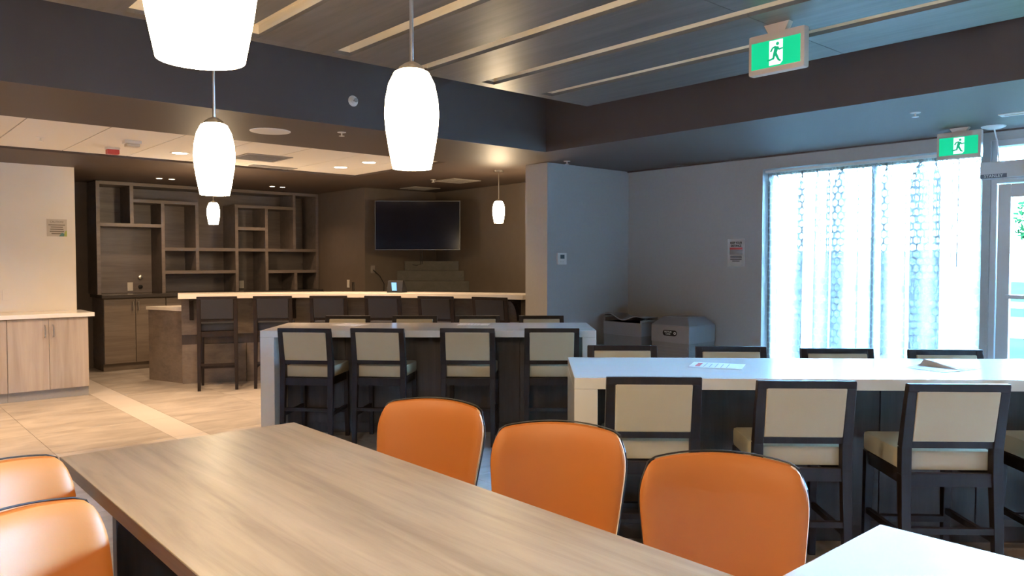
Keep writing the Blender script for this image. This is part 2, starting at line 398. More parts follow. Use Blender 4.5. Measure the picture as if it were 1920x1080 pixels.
arm = MB().bar((WA-0.06, b1-0.12, 2.185), (WA-0.05, b1-0.55, 2.165), 0.03, 0.012).build('operator_arm', 'alu', opx, bevel=0.003)

# ------------------------------------------------------------------ outdoors
og = struct(MB().box(7.6, -60, -0.3, 130, 70, -0.15), 'ground', 'grass')
struct(MB().box(18.7, -60, -0.16, 26.0, 70, -0.13), 'road', 'asphalt')
struct(MB().box(31.0, -60, -0.16, 35.6, 70, -0.13), 'footpath', 'concrete')
struct(MB().prism([(70, -0.2), (130, -0.2), (130, 3.0), (90, 2.2)], -60, 70, 'xz'), 'bank', 'dry')
def tree(a, b, h, r, label, seed):
    rnd = random.Random(seed); root = room_thing('tree', label, 'tree', a, b, -0.15)
    tr = MB(); tr.tube([(0,0,0), (.04,0,h*.3), (-.05,.05,h*.62)], 0.10, 8)
    for q in range(5):
        an = q*1.3; tr.tube([(0,0,h*(.34+.05*q)), (math.cos(an)*r*.5, math.sin(an)*r*.5, h*(.55+.06*q))], 0.035, 6)
    tr.build('trunk', 'bark', root, smooth=True)
    lf = MB()
    for q in range(1500):
        while True:
            p = Vector((rnd.uniform(-1,1), rnd.uniform(-1,1), rnd.uniform(-1,1)))
            if 0.35 < p.length < 1: break
        p = Vector((p.x*r, p.y*r, h*.68 + p.z*h*.33)); e1 = Vector((rnd.uniform(-1,1), rnd.uniform(-1,1), rnd.uniform(-1,1))).normalized()
        e2 = e1.orthogonal().normalized(); s_ = rnd.uniform(.08, .16)
        lf.add([p-e1*s_, p+e2*s_*.5, p+e1*s_, p-e2*s_*.5], [(0,1,2,3)])
    o = lf.build('foliage', 'leaf', root); o['kind'] = 'stuff'
tree(28.5, 6.3, 4.4, 1.5, 'young green tree on the lawn seen through the glass door', 3)

# ------------------------------------------------------------------ slatted ceiling panel
H3 = 2.81
pn = room_thing('ceiling_panel', 'charcoal woodgrain ceiling panel with long pale slots', 'ceiling panel', 0, 0, 0)
SP = 0.602; SL = [4.25-SP*q for q in range(10)]; SW = 0.125
PA, PB = 4.812, 4.482                # panel edges towards the window wall and the kitchen
edges = [PA] + [x for s_ in SL for x in (s_+SW/2, s_-SW/2)] + [-2.0]
joints = [4.395, 2.281, 0.15, -1.98, -4.1]
for q in range(0, len(edges), 2):
    for j in range(4):
        MB().box(edges[q+1], joints[j+1]+.002, H3, edges[q], joints[j]-(.002 if j else 0), H3+.022).build('board', 'panel_wood', pn)
MB().box(-2.0, joints[0], H3, PA, PB, H3+.022).build('end_board', 'panel_wood', pn)
for s_ in SL:
    x0, x1 = s_-SW/2, s_+SW/2; y0, y1 = joints[-1], joints[0]
    MB().box(x0-.012, y0, H3+.022, x0, y1, H3+.085).box(x1, y0, H3+.022, x1+.012, y1, H3+.085).box(x0, y0, H3+.075, x1, y1, H3+.085)\
        .box(x0-.012, y1, H3+.022, x1+.012, y1+.015, H3+.085).build('slot_liner', 'slot', pn)
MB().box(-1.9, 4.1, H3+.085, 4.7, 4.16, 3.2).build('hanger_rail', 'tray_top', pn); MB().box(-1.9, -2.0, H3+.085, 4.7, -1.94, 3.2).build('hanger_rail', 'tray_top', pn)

# ------------------------------------------------------------------ seats
def make_stool(name, label, group, SH, pad):
    """origin on the floor below the back; the sitter looks along +y"""
    t = thing(name, label, 'stool', group=group)
    H = SH+0.31; W = 0.2
    for sx in (-1, 1):
        lg = MB(); x = sx*W
        lg.bar((x*1.02, -0.035, 0), (x, 0.0, SH-0.10), 0.034, 0.034, 0.045, 0.045)
        lg.bar((x, 0.0, SH-0.10), (x, 0.0, SH+0.02), 0.045, 0.045).bar((x, 0.0, SH+0.02), (x*1.0, -0.055, H), 0.045, 0.045, 0.040, 0.032)
        lg.build('leg', 'espresso', t, bevel=0.003)
        MB().bar((sx*0.195, 0.405, 0), (sx*0.19, 0.39, SH-0.09), 0.032, 0.032, 0.042, 0.042).build('leg', 'espresso', t, bevel=0.003)
    MB().bar((-W-.019, -0.0555, H-.014), (W+.019, -0.0555, H-.014), 0.03, 0.036).build('top_rail', 'espresso', t, bevel=0.003)
    MB().bar((-W+.02, -0.0035, SH+.035), (W-.02, -0.0035, SH+.035), 0.026, 0.032).build('lower_rail', 'espresso', t, bevel=0.003)
    pd = MB(); z0, z1 = SH+.05, H-.028
    y0, y1 = -0.006-.02, -0.052-.02
    xs = W-.022
    pd.add([(-xs, y0, z0), (xs, y0, z0), (xs, y0+.045, z0), (-xs, y0+.045, z0), (-xs, y1, z1), (xs, y1, z1), (xs, y1+.045, z1), (-xs, y1+.045, z1)],
           [(0,3,2,1),(4,5,6,7),(0,1,5,4),(1,2,6,5),(2,3,7,6),(3,0,4,7)])
    pd.build('backrest', pad, t, bevel=0.006)
    MB().box(-.19, -.012, SH-.155, .19, .012, SH-.095).box(-.19, .385, SH-.155, .19, .405, SH-.095)\
        .box(-.2, .012, SH-.155, -.18, .385, SH-.095).box(.18, .012, SH-.155, .2, .385, SH-.095).build('seat_rail', 'espresso', t)
    st = MB().box(-.205, .024, SH-.093, .205, .43, SH)
    st.build('seat', pad, t, bevel=0.018, smooth=True)
    MB().bar((-.19, .395, .22), (.19, .395, .22), .03, .03).build('footrest', 'espresso', t, bevel=0.002)
    MB().bar((-.19, -.02, .30), (.19, -.02, .30), .022, .028).build('stretcher', 'espresso', t, bevel=0.002)
    for sx in (-1, 1): MB().bar((sx*.195, -.02, .26), (sx*.193, .395, .26), .022, .03).build('stretcher', 'espresso', t, bevel=0.002)
    return t

def make_chair(name, label, group):
    """orange upholstered chair, sitter looks along +y, origin on the floor under the back's middle"""
    t = thing(name, label, 'chair', group=group)
    nu, nv = 20, 12; zb = 0.36
    def pt(u, v, off):
        """u -1..1 across, v 0..1 up; off pushes along the shell's thickness"""
        au = abs(u); w = 0.205 + 0.06*v**0.8
        top = 0.885 - 0.026*u*u - 0.060*max(0, (au-.80)/.20)**3
        z = zb + (top-zb)*v; x = w*u*(1-0.05*max(0, (v-.82)/.18)**2*au**4)
        y = 0.085*u*u - 0.105*v + off*(1-0.55*max(0, (au-.8)/.2)**2)*(1-0.5*max(0, (v-.88)/.12)**2)
        return (x, y, z)
    vs = []; fs = []
    for side, off in ((0, 0.028), (1, -0.028)):
        for i in range(nu+1):
            for j in range(nv+1): vs.append(pt(-1+2*i/nu, j/nv, off))
    n = (nu+1)*(nv+1); idx = lambda s_, i, j: s_*n + i*(nv+1) + j
    for i in range(nu):
        for j in range(nv):
            fs.append((idx(0,i,j), idx(0,i,j+1), idx(0,i+1,j+1), idx(0,i+1,j))); fs.append((idx(1,i,j), idx(1,i+1,j), idx(1,i+1,j+1), idx(1,i,j+1)))
    for j in range(nv):
        fs.append((idx(0,0,j), idx(1,0,j), idx(1,0,j+1), idx(0,0,j+1))); fs.append((idx(0,nu,j), idx(0,nu,j+1), idx(1,nu,j+1), idx(1,nu,j)))
    for i in range(nu):
        fs.append((idx(0,i,nv), idx(1,i,nv), idx(1,i+1,nv), idx(0,i+1,nv))); fs.append((idx(0,i,0), idx(0,i+1,0), idx(1,i+1,0), idx(1,i,0)))
    bk = MB().add(vs, fs).build('backrest', 'orange', t, smooth=True, subsurf=1)
    path = [pt(-1, j/nv, -0.031) for j in range(nv+1)] + [pt(-1+2*i/nu, 1, -0.031) for i in range(1, nu)] + [pt(1, 1-j/nv, -0.031) for j in range(nv+1)]
    MB().tube(path, 0.003, 6).build('piping', 'piping', bk, smooth=True)
    se = MB(); prof = []
    for q in range(28):
        an = 2*PI*q/28; cx_, sy_ = math.cos(an), math.sin(an)
        ex = lambda c_: math.copysign(abs(c_)**0.55, c_)
        prof.append((0.235*ex(cx_), 0.255+0.235*ex(sy_)))
    se.prism(prof, 0.385, 0.465); se.build('seat', 'orange', t, bevel=0.02, smooth=True)
    for sx in (-1, 1):
        MB().bar((sx*.215, .43, 0), (sx*.185, .40, .385), .026, .026, .036, .036).build('leg', 'espresso', t, bevel=0.002)
        MB().bar((sx*.205, -.01, 0), (sx*.175, .07, .385), .026, .026, .036, .036).build('leg', 'espresso', t, bevel=0.002)
    return t

# ------------------------------------------------------------------ tables
def counter_table(name, label, x, y, rot, L, D, h=0.93):
    """origin at the front-left corner on the floor; +x along the table, +y to its far side"""
    t = thing(name, label, 'table', (x, y, 0), rot); th, lg = 0.056, 0.115
    MB().box(0, 0, h-th, L, D, h).build('table_top', 'quartz', t, bevel=0.003)
    MB().box(0, 0, 0, lg, D, h-th).build('waterfall_leg', 'quartz', t, bevel=0.003)
    MB().box(L-lg, 0, 0, L, D, h-th).build('waterfall_leg', 'quartz', t, bevel=0.003)
    b = MB(); b.box(lg, D*.47, 0.0, L-lg, D*.57, h-th)
    c = b.build('core_panel', 'dark_wood', t)
    n_ = 5; w_ = (L-2*lg)/n_
    for q in range(n_):
        for yy, y2 in ((D*.47-.014, D*.47), (D*.57, D*.57+.014)):
            MB().box(lg+w_*q+.003, yy, .09, lg+w_*(q+1)-.003, y2, h-th-.002).build('panel', 'dark_wood', t, bevel=0.002)
    return t
T1 = counter_table('counter_table', 'white waterfall counter table with two flat papers, in front of the bar', -2.075, 6.305, math.radians(0.2), 2.77, 0.82)
T2 = counter_table('counter_table', 'white waterfall counter table with a creased paper, beside the curtained window', 0.305, 3.741, math.radians(-1.85), 2.77, 0.81)

st = make_stool('counter_stool', '', 'cream counter stools', 0.65, 'cream')
first = [True]
def put_stool(x, y, rot, label, base):
    if base['fresh']:
        base['fresh'] = False; o = base['o']; o.location = (x, y, 0); o.rotation_euler = (0, 0, rot); o['label'] = label; return o
    return copy_tree(base['o'], (x, y, 0), rot, label)
CS = {'o': st, 'fresh': True}
ORD = ['first', 'second', 'third', 'fourth']
for q, (x, r_) in enumerate([(-1.66, -7), (-1.075, -7), (-0.355, -4), (0.32, 0)]):
    put_stool(x, 6.2, math.radians(r_), 'cream counter stool, orange-chair side of the bar-front table, %s towards the window' % ORD[q], CS)
for q, x in enumerate([-1.62, -0.96, -0.34, 0.29]):
    put_stool(x, 7.52, PI, 'cream counter stool, bar side of the bar-front table, %s towards the window' % ORD[q], CS)
for q, (x, y) in enumerate([(0.66, 3.60), (1.325, 3.49), (1.955, 3.40), (2.63, 3.42)]):
    put_stool(x, y, math.radians(-2), 'cream counter stool, orange-chair side of the window table, %s towards the glass door' % ORD[q], CS)
for q, (x, y) in enumerate([(0.70, 4.83), (1.375, 4.77), (2.0, 4.67), (2.63, 4.60)]):
    put_stool(x, y, PI-math.radians(2), 'cream counter stool, curtain side of the window table, %s towards the glass door' % ORD[q], CS)

# brown table (room aligned) and white table beside it
bt = room_thing('dining_table', 'long grey-brown woodgrain table with orange chairs', 'table', 0.63, 0.965)
BL, BW = 2.33, 0.945
top = MB().box(0, 0, .715, BW, BL, .76).build('table_top', 'table_wood', bt, bevel=0.0015)
MB().box(-.002, 0, .716, 0, BL, .7585).box(BW, 0, .716, BW+.002, BL, .7585).box(0, BL, .716, BW, BL+.002, .7585).box(0, -.002, .716, BW, 0, .7585).build('edge_band', 'edge_wood', top)
MB().box(.10, BL-.36, 0, BW-.10, BL-.31, .715).build('end_panel', 'dark_wood', bt, bevel=0.003)
MB().box(.10, .31, 0, BW-.10, .36, .715).build('end_panel', 'dark_wood', bt, bevel=0.003)
MB().box(BW/2-.02, .36, .25, BW/2+.02, BL-.36, .715).build('stretcher_panel', 'dark_wood', bt, bevel=0.002)
wt = room_thing('dining_table', 'plain white table at the end of the brown table', 'table', 0.62, 0.03)
MB().box(0, 0, .722, 1.575, .885, .76).build('table_top', 'laminate', wt, bevel=0.003)
MB().box(.3, .42, .06, .36, .48, .722).box(1.2, .42, .06, 1.26, .48, .722).build('column', 'dark_wood', wt)
MB().box(.1, .40, 0, 1.48, .50, .06).build('base', 'dark_wood', wt, bevel=0.004)

oc = make_chair('dining_chair', '', 'orange chairs')
OC = {'o': oc, 'fresh': True}
def face(deg): return math.radians(deg)
for x, y, rot, lab in [
    (-0.365, 3.33, 180-20, 'orange leather chair at the brown table, closest to the bar-front counter table'),
    (0.165, 2.83, 180-14, 'orange leather chair at the brown table, between two other orange chairs'),
    (0.655, 2.36, 180-11, 'orange leather chair at the brown table, next to the corner of the white table'),
    (-1.515, 2.27, -106, 'orange leather chair with a pink sheen, nearer the pale oak cabinets'),
    (-1.165, 1.815, -106, 'orange leather chair with a pink sheen, nearer the white table')]:
    put_stool(x, y, face(rot), lab, OC)

# ------------------------------------------------------------------ bar
def circ(p, q, r):
    ax, ay = p; bx, by = q; cx, cy = r; d = 2*(ax*(by-cy)+bx*(cy-ay)+cx*(ay-by))
    ux = ((ax*ax+ay*ay)*(by-cy)+(bx*bx+by*by)*(cy-ay)+(cx*cx+cy*cy)*(ay-by))/d
    uy = ((ax*ax+ay*ay)*(cx-bx)+(bx*bx+by*by)*(ax-cx)+(cx*cx+cy*cy)*(bx-ax))/d
    return ux, uy, math.hypot(ax-ux, ay-uy)
BCX, BCY, BR = circ((-3.92, 9.00), (-1.6, 9.37), (0.125, 8.86))
TL = math.atan2(9.00-BCY, -3.92-BCX); TR = math.atan2(8.86-BCY, 0.125-BCX)
def arc_pt(th, r): return (BCX+r*math.cos(th), BCY+r*math.sin(th))
def arc_slab(mb, r0, r1, z0, z1, t0=None, t1=None, n=28):
    t0 = TL if t0 is None else t0; t1 = TR if t1 is None else t1
    pts = [arc_pt(t0+(t1-t0)*i/n, r0) for i in range(n+1)] + [arc_pt(t1+(t0-t1)*i/n, r1) for i in range(n+1)]
    return mb.prism(pts, z0, z1)
bar = thing('bar_counter', 'curved bar with a cream top and taupe front panels', 'bar', (0, 0, 0))
arc_slab(MB(), BR, BR+.52, 1.056, 1.11).build('bar_top', 'bar_quartz', bar, bevel=0.003)
e_ = .035/BR
arc_slab(MB(), BR+.36, BR+.42, 0.60, 1.056, TL-e_).build('front_panel', 'cab_dark', bar)
arc_slab(MB(), BR+.375, BR+.42, 0.48, 0.60, TL-e_).build('reveal_band', 'dark_wood', bar)
for q in range(6):
    ta = TL-e_+(TR-TL+e_)*q/6; tb = TL-e_+(TR-TL+e_)*(q+1)/6
    arc_slab(MB(), BR+.36, BR+.42, 0.0, 0.48, ta-.0006, tb+.0006, 6).build('lower_panel', 'cab_dark', bar)
def flared(ext):
    n = 28; f = [arc_pt(TL-e_+(TR-TL+e_)*i/n, BR+.421) for i in range(n+1)]; b_ = [arc_pt(TR+(TL-TR)*i/n, BR+1.0+ext) for i in range(n+1)]
    return f + b_ + [(-4.61-ext, 9.72), ]
MB().prism(flared(0), 0, .89).build('under_cabinet', 'cab_dark', bar); MB().prism(flared(.03), .89, .93).build('work_counter', 'bar_quartz', bar)
for th in (TL-.03, TL-.27, TL-.47, TL-.66, TR+.045):
    cb = MB(); prof = [(BR+.36, 1.055), (BR+.36, .78)] + [(BR+.345-.25*(1-math.cos(PI/2*i/8)), .78+.25*math.sin(PI/2*i/8)) for i in range(9)] + [(BR+.08, 1.055)]
    vs = []; w_ = .024
    for sd in (-1, 1):
        for r_, z_ in prof: vs.append((r_, sd*w_, z_))
    n = len(prof); fs = [tuple(range(n)), tuple(range(2*n-1, n-1, -1))] + [(i, (i+1) % n, n+(i+1) % n, n+i) for i in range(n)]
    cb.add(vs, fs); o = cb.build('corbel', 'espresso', bar); o.location = (BCX, BCY, 0); o.rotation_euler = (0, 0, th)
bs = make_stool('bar_stool', '', 'dark bar stools', 0.78, 'slate'); BS = {'o': bs, 'fresh': True}
for q, px in enumerate([406.5, 511.5, 617, 719.5, 819.5, 921.5]):
    kx = (px-960)/1440; y = 8.9
    for _ in range(8):
        th = math.atan2(y-BCY, kx*y-BCX); x_, y_ = arc_pt(th, BR-.25); y = y_
    lab = ['nearest the passage by the pale cabinet', 'second along the bar from the passage', 'third along the bar from the passage', 'third along the bar from the grey partition',
           'second along the bar from the grey partition', 'nearest the grey partition'][q]
    put_stool(kx*y, y, th-PI/2, 'dark slate bar stool at the curved bar, '+lab, BS)

# phone and its cord
ph = thing('desk_phone', 'black desk phone with a lit blue display on the bar', 'phone', (-1.445, 9.66, 1.11), math.radians(-12))
MB().prism([(-.10, 0), (.09, 0), (.09, .035), (-.02, .15), (-.06, .15)], -.10, .10, 'yz').build('body', 'black', ph, bevel=0.006)
sc_ = MB(); nrm = Vector((0, -.115, .11)).normalized()
MB().box(-.085, -.03, .0, -.04, .16, .03).build('handset', 'black', ph, bevel=0.01).location = (-.04, -.03, .03)
lcdp = MB().add([(-.032, -.090, .018), (.03, -.090, .018), (.03, -.056, .135), (-.032, -.056, .135)], [(0,1,2,3)])
MB().add([(-.03,-.1025,.025), (.03,-.1025,.025), (.015,-.085,.125), (-.045,-.085,.125), (-.03,-.09,.025), (.03,-.09,.025), (.015,-.06,.125), (-.045,-.06,.125)],
         [(0,1,2,3),(4,7,6,5),(0,4,5,1),(1,5,6,2),(2,6,7,3),(3,7,4,0)]).build('display', 'phone_lcd', ph)

# ------------------------------------------------------------------ back bar: cabinets, counter, shelf unit, corner display
for q in range(4):
    a0 = 2.73+.805*q
    t = room_thing('base_cabinet', ['taupe base cabinet under the shelf wall, beside the dark passage', 'taupe base cabinet under the shelf wall, second from the dark passage',
        'taupe base cabinet under the shelf wall, third from the dark passage', 'taupe base cabinet under the shelf wall, beside the brown return wall'][q], 'cabinet', a0, 11.40, 0, group='back bar cabinets')
    MB().box(0, .02, .10, .80, .59, 1.0).build('body', 'cab_dark', t)
    MB().box(.0, .06, 0, .80, .55, .10).build('toe_kick', 'cab_dark', t)
    for d in (0, 1):
        dr = MB().box(.004+.4*d, 0, .105, .396+.4*d, .02, .985).build('door', 'cab_dark', t, bevel=0.002)
        hx = .365 if d == 0 else .435
        MB().box(hx-.006, -.03, .83, hx+.006, -.018, .95).box(hx-.004, -.02, .84, hx+.004, 0, .85).box(hx-.004, -.02, .93, hx+.004, 0, .94).build('handle', 'metal', dr)
tag(MB().box(2.70, 11.36, 1.0, 5.96, 12.0, 1.045).build('countertop', 'dark_stone', rotz=PHI, bevel=0.002), 'dark stone countertop under the taupe shelf wall', 'countertop')
cc = [(5.975, 10.05), (5.975, 9.42), (6.62, 9.42), (6.62, 9.0), (7.26, 9.0), (7.26, 10.05)]
ccb = room_thing('corner_cabinet', 'taupe corner cabinet with a dark top behind the bar', 'cabinet', 0, 0)
MB().prism(cc, 0, 1.0).build('body', 'cab_dark', ccb); MB().prism(cc, 1.0, 1.045).build('top', 'dark_stone', ccb, bevel=0.002)
sh = room_thing('wall_shelf', 'taupe staggered display shelving behind the bar', 'shelf', 0, 11.5, 0)
TT = .046; DP = .49; ZT = 2.59
MB().box(2.68, DP-.012, 1.047, 5.96, DP+.008, ZT).build('back_panel', 'shelf_wood', sh)
for a_, z0_, z1_ in [(2.705, 1.047, ZT), (3.13, 2.025, ZT), (3.54, 1.047, 2.32), (4.017, 1.368, 2.32), (4.603, 1.047, 2.315), (5.075, 1.047, 2.315), (5.538, 1.70, ZT), (5.935, 1.047, ZT), (5.556, 1.047, 1.315)]:
    MB().box(a_-TT/2, 0, z0_, a_+TT/2, DP-.012, z1_).build('upright', 'shelf_wood', sh, bevel=0.001)
for z_, x0_, x1_ in [(2.002, 2.728, 3.517), (2.343, 3.153, 4.04), (1.675, 3.563, 5.912), (1.343, 3.563, 4.58), (2.338, 4.58, 5.515), (2.0, 4.626, 5.052), (1.338, 5.098, 5.912), (2.57, 2.728, 5.912)]:
    MB().box(x0_, .002, z_-TT/2, x1_, DP-.012, z_+TT/2).build('shelf', 'shelf_wood', sh, bevel=0.001)

cd = room_thing('corner_display', 'three-stepped grey-brown corner bottle stand below the television', 'display stand', 7.262, 10.052, 1.0455)
for z0_, z1_, hw in [(0, .155, .86), (.155, .31, .74), (.31, .455, .60)]:
    MB().prism([(0, 0), (-hw, 0), (0, -hw)], z0_, z1_)  .build('step', 'display_wood', cd, bevel=0.002)

# pale kitchen cabinets at the side
for q in range(2):
    a0 = 1.36-.772*q
    t = room_thing('kitchen_cabinet', ['pale oak base cabinet at the open end beside the passage', 'pale oak base cabinet further along the white wall'][q], 'cabinet', a0, 9.56, 0, group='pale oak cabinets')
    MB().box(0, .02, .10, .77, .61, .885).build('body', 'cab_light', t)
    MB().box(0, .03, 0, .77, .55, .10).build('toe_kick', 'kick', t)
    for d in (0, 1):
        dr = MB().box(.002+.385*d, 0, .105, .383+.385*d, .02, .88).build('door', 'cab_light', t, bevel=0.0015)
        hx = .345 if d == 0 else .425
        MB().tube([(hx, 0, .68), (hx, -.03, .69), (hx, -.03, .80), (hx, 0, .81)], .006, 8).build('handle', 'metal', dr, smooth=True)
tag(MB().box(-3.0, 9.535, .886, 2.19, 10.177, .93).build('countertop', 'quartz', rotz=PHI, bevel=0.002), 'white quartz countertop on the pale oak cabinets', 'countertop')

# ------------------------------------------------------------------ television
tv = thing('television', 'large black wall television with a thin silver edge, dark screen', 'television', (-1.385, 11.3, 1.665), math.radians(0))
MB().box(-.625, .0, 0, .625, .05, .722).build('housing', 'black', tv, bevel=0.004)
fr = MB(); fr.box(-.625, -.006, 0, .625, 0, .012).box(-.625, -.006, .712, .625, 0, .722).box(-.625, -.006, .012, -.616, 0, .712).box(.616, -.006, .012, .625, 0, .712)
fr.build('bezel', 'bezel', tv)
MB().box(-.616, -.003, .012, .616, 0, .712).build('screen', 'screen', tv)
MB().box(-.25, .05, .12, .25, .10, .6).bar((0, .10, .36), (.12, .62, .36), .06, .1).build('mount', 'black', tv)
MB().tube([(.03, .06, .02), (.035, .07, -.10), (.03, .08, -.20), (-.02, .08, -.225), (-.09, .08, -.215)], .006, 6).build('cable', 'black', tv)
MB().tube([(.06, .06, .02), (.055, .07, -.12), (.06, .08, -.20), (.02, .08, -.21)], .006, 6).build('cable', 'black', tv)

# ------------------------------------------------------------------ pendants
def make_pendant(label, rod_len, group):
    t = thing('pendant_lamp', label, 'lamp', group=group)
    prof = [(0.0, .004), (.046, .0), (.052, .0), (.062, .05), (.0705, .105), (.0735, .145), (.071, .185), (.062, .228), (.047, .258), (.036, .264)]
    MB().lathe(prof, 32).build('shade', 'pendant', t, smooth=True)
    MB().lathe([(.037, .262), (.034, .272), (.02, .282), (.008, .288), (0, .288)], 20).build('cap', 'metal', t, smooth=True)
    MB().lathe([(.0055, .285), (.0055, rod_len)], 10).build('rod', 'metal', t, smooth=True)
    MB().lathe([(0, rod_len-.022), (.055, rod_len-.022), (.06, rod_len-.01), (.06, rod_len)], 20).build('canopy', 'metal', t, smooth=True)
    return t
def pend(x, y, z, ztop, label): o = make_pendant(label, ztop-z, 'lit pendant lamps'); o.location = (x, y, z); return o
pend(-0.272, 2.10, 1.752, H3, 'lit white pendant lamp over the middle of the brown table')
pend(-1.110, 2.88, 1.748, H3, 'lit white pendant lamp over the kitchen end of the brown table')
pend(-0.385, 0.96, 1.749, H3, 'lit white pendant lamp off the brown table edge, next to the pink-sheened chairs')
pend(-0.161, 9.31, 1.962, HC, 'small lit pendant lamp over the bar beside the grey partition')
pend(-3.61, 9.31, 1.945, HC, 'small lit pendant lamp over the bar end, before the shelves')

# ------------------------------------------------------------------ exit signs
def exit_sign(label, a, b, ztop, drop):
    """face towards -a; b runs along the sign; origin at the ceiling"""
    t = room_thing('exit_sign', label, 'sign', a, b, ztop, group='running-man exit signs')
    W, Hh = .335, .222; z1 = -drop; z0 = z1-Hh
    MB().box(-.028, -W/2, z0, .028, W/2, z1).build('housing', 'sign_body', t, bevel=0.012, smooth=True)
    MB().prism([(-.05, z1-.003), (.05, z1-.003), (.075, 0), (-.075, 0)], -.022, .022, 'yz').build('bracket', 'sign_body', t)
    g = MB().box(-.031, -W/2+.022, z0+.030, -.0285, W/2-.022, z1-.045).build('lit_panel', 'exit_green', t)
    cz = (z0+.030+z1-.045)/2; x = -.0318
    # seen from -a, picture-left is +b: u = -b
    def poly(name, pts, mat, xx): 
        MB().prism([(-u, cz+v) for u, v in pts], xx-.0006, xx, 'yz').build(name, mat, g)
    poly('doorway', [(-.036, -.066), (.030, -.066), (.045, -.050), (.045, .068), (-.036, .068)], 'exit_white', -.0312)
    fg = MB()
    def seg(pts, w0, w1):
        (x0, y0), (x1, y1) = pts; d = Vector((x1-x0, y1-y0)).normalized(); n_ = Vector((-d.y, d.x))
        q = [(x0+n_.x*w0, y0+n_.y*w0), (x1+n_.x*w1, y1+n_.y*w1), (x1-n_.x*w1, y1-n_.y*w1), (x0-n_.x*w0, y0-n_.y*w0)]
        fg.prism([(-u, cz+v) for u, v in q], -.0326, -.0318, 'yz')
    fg.prism([(-(.014+.0095*math.cos(2*PI*i/14)), cz+.047+.0095*math.sin(2*PI*i/14)) for i in range(14)], -.0326, -.0318, 'yz')
    seg([(.010, .032), (-.002, -.006)], .012, .010)       # trunk
    seg([(.004, .032), (-.014, .028)], .005, .0045); seg([(-.014, .029), (-.027, .008)], .0048, .0045)     # rear arm
    seg([(.013, .030), (.024, .014)], .005, .0045); seg([(.022, .0145), (.045, .018)], .0045, .004)        # front arm
    seg([(.002, -.004), (.022, -.043)], .008, .0055); seg([(.021, -.041), (.034, -.049)], .0055, .004)     # front leg
    seg([(-.004, -.004), (-.010, -.031)], .0075, .006); seg([(-.006, -.030), (-.046, -.038)], .0058, .004) # rear leg
    fg.build('running_figure', 'exit_dark', g)
    return t
exit_sign('green running-man exit sign hanging from the slatted ceiling panel', 3.940, 2.235, H3, .045)
exit_sign('green running-man exit sign in front of the curtain by the glass door', 7.0, 2.33, HC, .030)

# ------------------------------------------------------------------ waste bins
def bin_base(label, a, b, w, d, h):
    t = room_thing('waste_bin', label, 'bin', a, b, 0, group='grey waste bins')
    MB().box(.02, .02, 0, d-.02, w-.02, .05).build('base', 'black', t)
    MB().box(0, 0, .05, d, w, h).build('body', 'grey_metal', t, bevel=0.006)
    return t
h_ = .80
t = bin_base('grey recycling bin with a black bottles and cans label', 6.86, 4.89, .50, .48, h_)
MB().box(-.004, -.004, h_-.19, .484, .504, h_).build('collar', 'grey_lid', t, bevel=0.006)
lid = MB().add([(-.004,-.004,h_), (.484,-.004,h_), (.484,.504,h_), (-.004,.504,h_), (.10,.09,h_+.085), (.42,.09,h_+.085), (.42,.42,h_+.085), (.10,.42,h_+.085)], [(0,3,2,1),(4,5,6,7),(0,1,5,4),(1,2,6,5),(2,3,7,6),(3,0,4,7)]).build('hood', 'grey_lid', t, bevel=0.006)
for q in range(14):
    z_ = .08+.036*q
    MB().box(-.003, .02, z_, 0, .48, z_+.018).box(.02, -.003, z_, .46, 0, z_+.018).build('rib', 'grey_metal', t)
lb = MB().prism([(.25+.062*math.copysign(1, math.cos(2*PI*i/20))+.032*math.cos(2*PI*i/20), h_-.085+.032*math.sin(2*PI*i/20)) for i in range(20)], -.0075, -.0042, 'yz').build('label_plate', 'black', t)
text_mesh('lettering', 'BOTTLES', .024, 'white', lb, (-.0078, .272, h_-.074), (PI/2, 0, -PI/2)); text_mesh('lettering', 'CANS', .024, 'white', lb, (-.0078, .272, h_-.097), (PI/2, 0, -PI/2))
MB().lathe([(.008, -.0082), (.015, -.0082), (.015, -.0076), (.008, -.0076), (.008, -.0082)], 14, 'x', 0, .182, h_-.085).build('ring_symbol', 'white', lb)
t = bin_base('grey waste bin with a wavy open lid, in the corner', 6.80, 5.49, .56, .48, h_)
MB().box(-.004, -.004, h_-.15, .484, .564, h_).build('collar', 'grey_lid', t, bevel=0.006)
wv = MB(); n = 16; vs = []; fs = []
for lay in (0, .012):
    for i in range(n+1):
        s_ = i/n; z_ = h_+.05+.045*math.cos(s_*PI*2.6+2.4+PI)*(.4+.6*s_)
        vs += [(-.002, .56*s_, z_+lay), (.30, .56*s_, z_+lay-.02)]
m_ = 2*(n+1)
for i in range(n): fs += [(2*i, 2*i+2, 2*i+3, 2*i+1), (m_+2*i, m_+2*i+1, m_+2*i+3, m_+2*i+2), (2*i, m_+2*i, m_+2*i+2, 2*i+2), (2*i+1, 2*i+3, m_+2*i+3, m_+2*i+1)]
fs += [(0, 1, m_+1, m_), (2*n, m_+2*n, m_+2*n+1, 2*n+1)]
wv.add(vs, fs).build('lid', 'grey_lid', t, smooth=True)
MB().box(.30, 0, h_, .48, .56, h_+.04).box(0, 0, h_, .30, .02, h_+.03).box(0, .54, h_, .30, .56, h_+.05).build('lid_frame', 'grey_lid', t, bevel=0.004)

